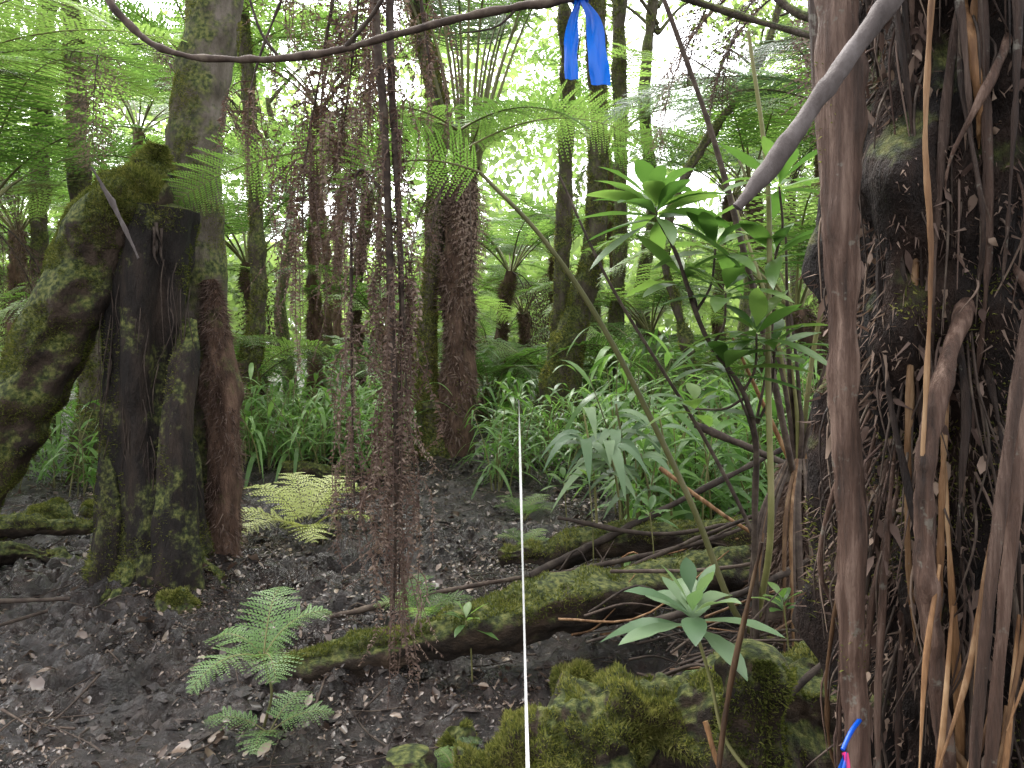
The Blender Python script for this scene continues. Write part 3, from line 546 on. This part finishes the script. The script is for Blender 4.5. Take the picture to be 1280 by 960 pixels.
# ---------------- shrub with leathery leaves ----------------
mb=MB()
def rosette(c,n,L,w,m=0,tilt=.15,az0=None,dr=.25,mb_=None,pw=1.15):
    a=np.arange(n)*2.4+R.rand()*6; k=np.arange(n)/n
    D=np.stack([np.cos(a),np.sin(a),tilt+k*1.1+R.randn(n)*.12],-1); U=np.array([[0,0,1.]]*n)+R.randn(n,3)*.15-D*.2
    B=np.array(c)+np.stack([0*k,0*k,(k-.5)*.05],-1)+D*.01
    leaves(mb_ or mb,B,D,U,L*(.65+.35*(1-k))*R.uniform(.85,1.15,n),w*R.uniform(.85,1.1,n),droop=dr+R.randn(n)*.08,nseg=9,m=m,fold=.22,pw=pw,wavy=.015)
stem=[(.98,3.15,.1),(.955,3.1,.7),(.944,3.05,1.01),(.88,3.0,1.226),(.76,3.0,1.40),(.70,3,1.53),(.63,3.0,1.74),(.555,3.0,1.89)]
tube(mb,stem,[.013,.012,.009,.008,.007],n=60,k=8,m=2,namp=.003,nsc=20)
rosette((.55,3.0,1.90),18,.37,.085,tilt=-.2); rosette((.545,3.0,1.94),9,.32,.075,tilt=.35)
for p,q,n,L in [((.76,3,1.40),(.80,2.95,1.60),12,.30),((.88,3,1.226),(.90,2.9,1.45),13,.32),((.70,3,1.53),(.80,3.1,1.78),11,.32),((.944,3.05,1.01),(.80,2.95,1.32),12,.30),((.944,3.05,1.1),(1.02,3.05,1.75),12,.32),((1.02,3.05,1.75),(1.0,2.95,2.0),12,.32),((.95,3.05,1.1),(1.0,3.0,1.38),11,.3),((.88,3,1.2),(.72,3.1,1.15),9,.26),((.70,3,1.53),(.68,3.1,1.66),8,.28)]:
    p=np.array(p);q=np.array(q); tube(mb,[p,(p+q)/2+[.02,0,-.02],q],[.006,.004],n=10,k=6,m=2); rosette(q,n,L,.072,tilt=-.05)
mb.obj('leathery_leaf_shrub',[M_shrub,M_fstem,M_twig])

mb=MB()
tube(mb,[(.78,2.12,.20),(.66,2.1,.27),(.58,2.15,.36),(.55,2.18,.5),(.505,2.2,.66)],[.006,.006,.005,.005],n=30,k=7,m=1,r=.8)
rosette((.503,2.2,.665),11,.25,.072,tilt=-.15,dr=.3,mb_=mb,pw=1.35); rosette((.503,2.2,.70),6,.15,.045,tilt=.8,dr=.05,mb_=mb,pw=1.3)
mb.obj('seedling_plant',[M_seed,M_fstem])
for c in [(.70,4.0,.52),(.42,4.3,.62),(-.2,3.4,.2),(.3,4.6,.55),(1.0,2.9,.45)]:
    mb=MB(); tube(mb,[(c[0]+.03,c[1],float(H(c[0],c[1]))-.03),(c[0]+.02,c[1],c[2]*.6),c],[.004,.003],n=10,k=5,m=1); rosette(c,10,.14,.036,tilt=.1,mb_=mb)
    mb.obj('seedling_plant',[M_shrub,M_fstem])

# ---------------- fallen logs ----------------
def log(name,P,rad,tuft,mask,namp=.07,mats=(M_log,M_moss),seed=0,n=160,k=56,hi=.024,extra=None):
    mb=MB(); S,D=tube(mb,P,rad,n=n,k=k,namp=namp,nsc=6,seed=seed,flute=.25); scatter(mb,S,D,tuft,1,.006,hi,.003,mask=mask)
    return mb.obj(name,list(mats))
up=lambda th,am=.9:(lambda p,d:d[:,2]>th+fbm(p*4,3)*am)
log('fallen_mossy_log',[(-1.0,3.35,.0),(-.6,3.42,.05),(-.146,3.5,.13),(.4,3.65,.21),(1.15,3.9,.25)],[.05,.085,.10,.12,.11],48000,up(.55,1.1),seed=51)
log('fallen_mossy_log',[(-.14,2.42,.0),(.06,2.47,.09),(.406,2.5,.18),(.8,2.55,.25),(1.3,2.6,.31)],[.07,.14,.16,.155,.15],150000,up(.12,1.9),seed=52,namp=.20,n=220,k=90)
log('fallen_mossy_log',[(-.05,4.7,.08),(.3,4.5,.18),(.7,4.4,.28),(1.3,4.3,.34),(2.0,4.2,.4)],[.05,.08,.09,.09,.08],30000,up(.1),seed=53)
log('fallen_mossy_log',[(-2.2,7.6,.04),(-1.7,7.5,.05),(-1.0,7.3,.03)],[.06,.07,.04],6000,up(.2),seed=54)
log('fallen_mossy_log',[(-4.2,5.6,.1),(-3.6,5.4,.08),(-2.9,5.5,.06)],[.08,.07,.04],6000,up(.1),seed=56)
log('fallen_mossy_log',[(-3.5,4.7,.06),(-3.0,4.9,.04),(-2.6,4.8,.0)],[.07,.06,.03],2000,up(.6),seed=57)
log('mossy_stump',[(.69,2.22,-.05),(.68,2.22,.25),(.67,2.22,.5),(.66,2.22,.58)],[.12,.1,.095,.05],26000,lambda p,d:(fbm(p*5,2)>-.2),seed=58,k=44)
log('mossy_stump',[(-.35,2.45,-.05),(-.33,2.45,.06),(-.34,2.45,.14)],[.13,.10,.05],9000,up(.3),seed=59,k=44)
for (x,y,r) in [(-3.6,6.1,.16),(-3.3,6.3,.12),(-3.75,5.7,.12),(-2.9,6.4,.1),(-1.75,4.1,.08),(.15,2.9,.10),(.5,3.1,.1),(-.2,2.9,.06),(1.0,3.0,.16),(1.2,2.5,.2),(.25,3.3,.08)]:
    mb=MB(); z=float(H(x,y)); S,D=tube(mb,[(x,y,z-.1),(x,y,z+r*.2),(x+.01,y,z+r*.8),(x,y,z+r)],[r*1.2,r*1.15,r*.75,r*.1],n=40,k=36,namp=.06,nsc=7,seed=int(x*50)); scatter(mb,S,D,9000,1,.008,.028,.0035)
    mb.obj('mossy_rock',[M_bark,M_moss])
mb=MB()
for P,r,m in [([(.1,4.25,.12),(.8,4.4,.42),(1.85,4.5,.92)],.022,0),([(1.0,4.3,.93),(1.35,4.2,.78),(1.75,4.1,.6)],.022,0),([(.2,4.0,.2),(1.1,4.1,.38),(1.7,4.2,.62)],.014,0),([(.5,3.2,.25),(1.0,3.2,.42),(1.45,3.3,.62)],.016,0),
    ([(.3,3.9,.15),(.9,3.8,.45),(1.5,3.7,.72)],.012,0),([(.45,3.6,.35),(.95,3.5,.40),(1.5,3.4,.55)],.010,0),([(.75,4.0,.75),(1.1,3.9,.5),(1.5,3.8,.3)],.011,1),([(.25,4.3,.42),(.8,4.2,.36),(1.4,4.1,.5)],.013,0),
    ([(.5,1.95,.28),(.55,2.0,.55),(.64,2.02,.93)],.008,1),([(1.13,2.9,.45),(1.13,2.9,.8),(1.16,3.0,1.1)],.011,1),([(.7,2.3,.3),(1.0,2.4,.5),(1.3,2.5,.62)],.012,0),([(.52,2.12,.42),(.56,2.08,.30),(.68,2.06,.22),(.9,2.1,.2)],.006,1),
    ([(-.9,3.9,.03),(-.3,4.1,.1),(.3,4.4,.1)],.014,0),([(-3.2,4.1,.05),(-2.7,4.0,.07),(-2.3,4.1,.05)],.016,0),([(-2.9,3.3,.05),(-2.5,3.5,.08),(-2.3,3.9,.06)],.013,0)]:
    tube(mb,P,[r,r*.9,r*.6],n=40,k=9,m=m,namp=r*.5,nsc=15,r=R.rand())
for i in range(120):
    x=R.uniform(.2,1.7);y=R.uniform(2.6,4.6);a=R.randn()*.6;l=R.uniform(.2,.8); z=float(H(x,y))+.1+R.rand()*.2
    tube(mb,[(x,y,z),(x+l*.5*math.cos(a),y+l*.3*math.sin(a),z+R.randn()*.05+.05),(x+l*math.cos(a),y+l*.6*math.sin(a),z+R.randn()*.12)],[.006,.005,.002],n=10,k=5,m=R.choice([0,0,1]),r=R.rand())
mb.obj('fallen_branches',[M_twig,M_straw])
mb=MB(); tube(mb,[(.372,1.3,1.685),(.42,1.3,1.745),(.50,1.3,1.856),(.627,1.3,2.03),(.8,1.32,2.25),(1.1,1.5,2.6)],[.011,.0145,.015,.016,.018,.02],n=90,k=16,namp=.009,nsc=18)
mb.obj('grey_branch',[M_stick])
mb=MB(); tube(mb,[(.95,3.2,3.0),(1.1,3.1,2.72),(1.35,3.0,2.62),(1.7,3,2.6)],[.016,.02,.022],n=30,k=10,namp=.008,nsc=12); tube(mb,[(.3,3.0,2.9),(.6,3.0,2.75),(1.0,3,2.62),(1.3,2.9,2.5)],[.02,.015,.012],n=30,k=10,namp=.006,nsc=12)
mb.obj('tree_branch',[M_bark])

# ---------------- right foreground tree fern trunk ----------------
mb=MB(); cx,cy=.94,1.72
S,D=tube(mb,[(cx+.06,cy,-.1),(cx+.03,cy,.5),(cx,cy,1.2),(cx,cy,2.0),(cx+.03,cy,3.6)],[.25,.22,.21,.22,.22],n=260,k=110,namp=.16,nsc=6,seed=61,flute=.3,zst=.5)
scatter(mb,S,D,26000,2,.01,.045,.0025,up=-.9)
scatter(mb,S,D,70000,1,.006,.018,.0025,mask=lambda p,d:(fbm(p*4.5+5,2)>.05)&(p[:,2]<1.6))
S2,D2=tube(mb,[(.71,1.52,-.1),(.665,1.50,.6),(.645,1.5,1.2),(.625,1.5,1.7),(.63,1.5,2.2),(.66,1.5,3.4)],[.022,.022,.026,.031,.033,.033],n=220,k=28,namp=.03,nsc=15,flat=.6,m=3,r=.85,zst=.35,flute=.3)
scatter(mb,S2,D2,3500,1,.004,.012,.002,mask=lambda p,d:fbm(p*6,2)>.12)
tube(mb,[(.68,1.56,.0),(.67,1.54,1.2),(.61,1.54,2.0),(.60,1.55,3.2)],[.016,.018,.02,.024],n=80,k=12,namp=.01,nsc=9,flat=.6,m=3,r=.5,zst=.4)
tube(mb,[(.83,1.46,.5),(.77,1.44,.9),(.745,1.43,1.15),(.79,1.44,1.4),(.90,1.52,1.6)],[.010,.016,.018,.018,.010],n=80,k=14,namp=.02,nsc=14,m=3,r=1.)
tube(mb,[(.79,1.36,.3),(.84,1.36,.9),(.90,1.37,1.4),(.95,1.38,1.8),(.98,1.4,2.4)],[.008,.012,.015,.018,.022],n=90,k=12,namp=.010,nsc=14,flat=.5,m=3,r=.9,zst=.3)
tube(mb,[(.76,1.34,.3),(.79,1.34,.8),(.84,1.34,1.25),(.93,1.36,1.7)],[.007,.010,.012,.013],n=90,k=10,namp=.008,nsc=14,flat=.5,m=3,r=.6,zst=.3)
tube(mb,[(.74,1.42,1.25),(.75,1.41,1.6),(.745,1.42,1.85),(.77,1.43,2.2)],[.004,.005,.005,.006],n=40,k=8,namp=.004,nsc=18,m=4,r=.6)
f=lambda a,q,z:(cx+.02+q*math.cos(a),cy+q*math.sin(a),z)
for i in range(70):
    a=R.uniform(-3.0,-.15); z=R.uniform(.2,2.7); l=R.uniform(.3,1.3); rr_=.24+R.rand()*.05; a2=a+R.randn()*.18
    tube(mb,[f(a,rr_-.06,z+l/2),f((a+a2)/2+R.randn()*.04,rr_+.015,z+l*.15),f(a2+R.randn()*.03,rr_+R.rand()*.03,z-l*.25),f(a2,rr_-.03,z-l/2)],[R.uniform(.002,.007),R.uniform(.004,.011),R.uniform(.003,.009),.002],n=34,k=7,namp=.006,nsc=18,flat=R.uniform(.3,1),m=R.choice([3,3,5,5,3,4]),r=R.rand(),seed=i)
for i in range(460):
    a=R.uniform(-3.1,-.1); z=R.uniform(.3,2.6); l=R.uniform(.06,.35); rr_=.24+R.rand()*.05
    tube(mb,[f(a,rr_-.04,z),f(a+R.randn()*.03,rr_+.02,z-l*.4),f(a+R.randn()*.08,rr_+.015,z-l)],[.003,.0025,.001],n=9,k=4,m=R.choice([5,5,5,3,2]),r=R.rand())
for i in range(24):
    x=R.uniform(.70,1.0); z=R.uniform(.45,1.05); l=R.uniform(.4,1.1); tube(mb,[(x+.06,1.42,z+.25*l),(x+.02,1.39,z),(x+R.randn()*.03-.03,1.36,z-.3*l)],[.003,.006,.001],n=16,k=6,flat=.35,m=4,r=R.rand())
n=900; a=R.uniform(-3.1,-.2,n); q=.24+R.rand(n)*.05; z=R.uniform(.4,2.6,n); B=np.stack([cx+.02+q*np.cos(a),cy+q*np.sin(a),z],-1)
leaves(mb,B,R.randn(n,3)*.6+[0,-.3,-1.],R.randn(n,3),.015+.04*R.rand(n),.014,nseg=4,m=2,wavy=.2)
mb.obj('tree_fern_trunk',[M_core,M_moss,M_dead,M_stipe,M_straw,M_twig])
m2=leafm('pink_flagging_vinyl',[(.5,.02,.12),(.6,.03,.16)],rough=.3,trans=.2,tcol=(1,1,1))
mb=MB(); ribbon(mb,[(.60,1.42,.72),(.585,1.40,.69),(.565,1.40,.64),(.56,1.42,.56)],[(1,.4,.5),(1,0,.3),(1,.4,.2),(1,0,0)],[.012,.03,.035,.03]); ribbon(mb,[(.60,1.42,.72),(.60,1.40,.69),(.60,1.39,.64),(.62,1.42,.57)],[(1,.4,-.5),(1,0,-.3),(1,.4,.2),(1,0,0)],[.01,.018,.02,.02],m=1)
tube(mb,[(.60,1.43,.72),(.63,1.46,.74),(.68,1.51,.75)],[.004,.005],n=8,k=6,m=0)
mb.obj('flagging_ribbon',[M_blue,m2])

# ---------------- distant forest mass ----------------
mb=MB(); cl=[]
for i in range(700):
    y=R.uniform(24,58); x=R.uniform(-.85,.85)*y; z=R.uniform(.3,1)*R.uniform(1,9) if R.rand()<.68 else R.uniform(4,24)*y/55
    if abs(x/y+.2)<.09 and z>.12*y : continue
    if abs(x/y-.2)<.10 and z>.14*y: continue
    cl.append((x,y,z))
cl=np.array(cl); n=110; B=(cl[:,None]+R.randn(len(cl),n,3)*np.array([1.4,1.4,.8])).reshape(-1,3); q=len(B)
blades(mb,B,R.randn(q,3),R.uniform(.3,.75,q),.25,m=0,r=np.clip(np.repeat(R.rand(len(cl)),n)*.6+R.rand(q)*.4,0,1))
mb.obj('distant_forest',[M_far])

# ---------------- light ----------------
w=bpy.data.worlds.new('World'); scene.world=w; w.use_nodes=True; nt=w.node_tree; N=nt.nodes;K=nt.links; N.clear()
sk=N.new('ShaderNodeTexSky'); sk.sky_type='NISHITA'; sk.sun_disc=False; EL=math.radians(55); RO=math.radians(-25)
sk.sun_elevation=EL; sk.sun_rotation=RO; sk.air_density=1.; sk.dust_density=5.; sk.ozone_density=1
hs=N.new('ShaderNodeHueSaturation'); hs.inputs['Saturation'].default_value=.15; hs.inputs['Value'].default_value=5.7; K.new(sk.outputs[0],hs.inputs['Color'])
bg=N.new('ShaderNodeBackground'); bg.inputs['Strength'].default_value=.15; K.new(hs.outputs[0],bg.inputs[0]); o=N.new('ShaderNodeOutputWorld'); K.new(bg.outputs[0],o.inputs[0])
L=bpy.data.lights.new('sun','SUN'); L.energy=1.5; L.angle=math.radians(25); L.color=(1,.97,.92); lo=bpy.data.objects.new('sun',L); scene.collection.objects.link(lo)
d=Vector((math.sin(RO)*math.cos(EL)*1,math.cos(RO)*math.cos(EL),math.sin(EL))); lo.rotation_euler=d.to_track_quat('Z','Y').to_euler()
# ---------------- camera ----------------
c=bpy.data.cameras.new('camera'); co=bpy.data.objects.new('camera',c); scene.collection.objects.link(co); co.location=(0,0,1.5); co.rotation_euler=(math.radians(90),0,0)
c.lens=27.7; c.sensor_width=36; c.shift_y=-.0625; c.clip_end=1000; c.clip_start=.05; scene.camera=co
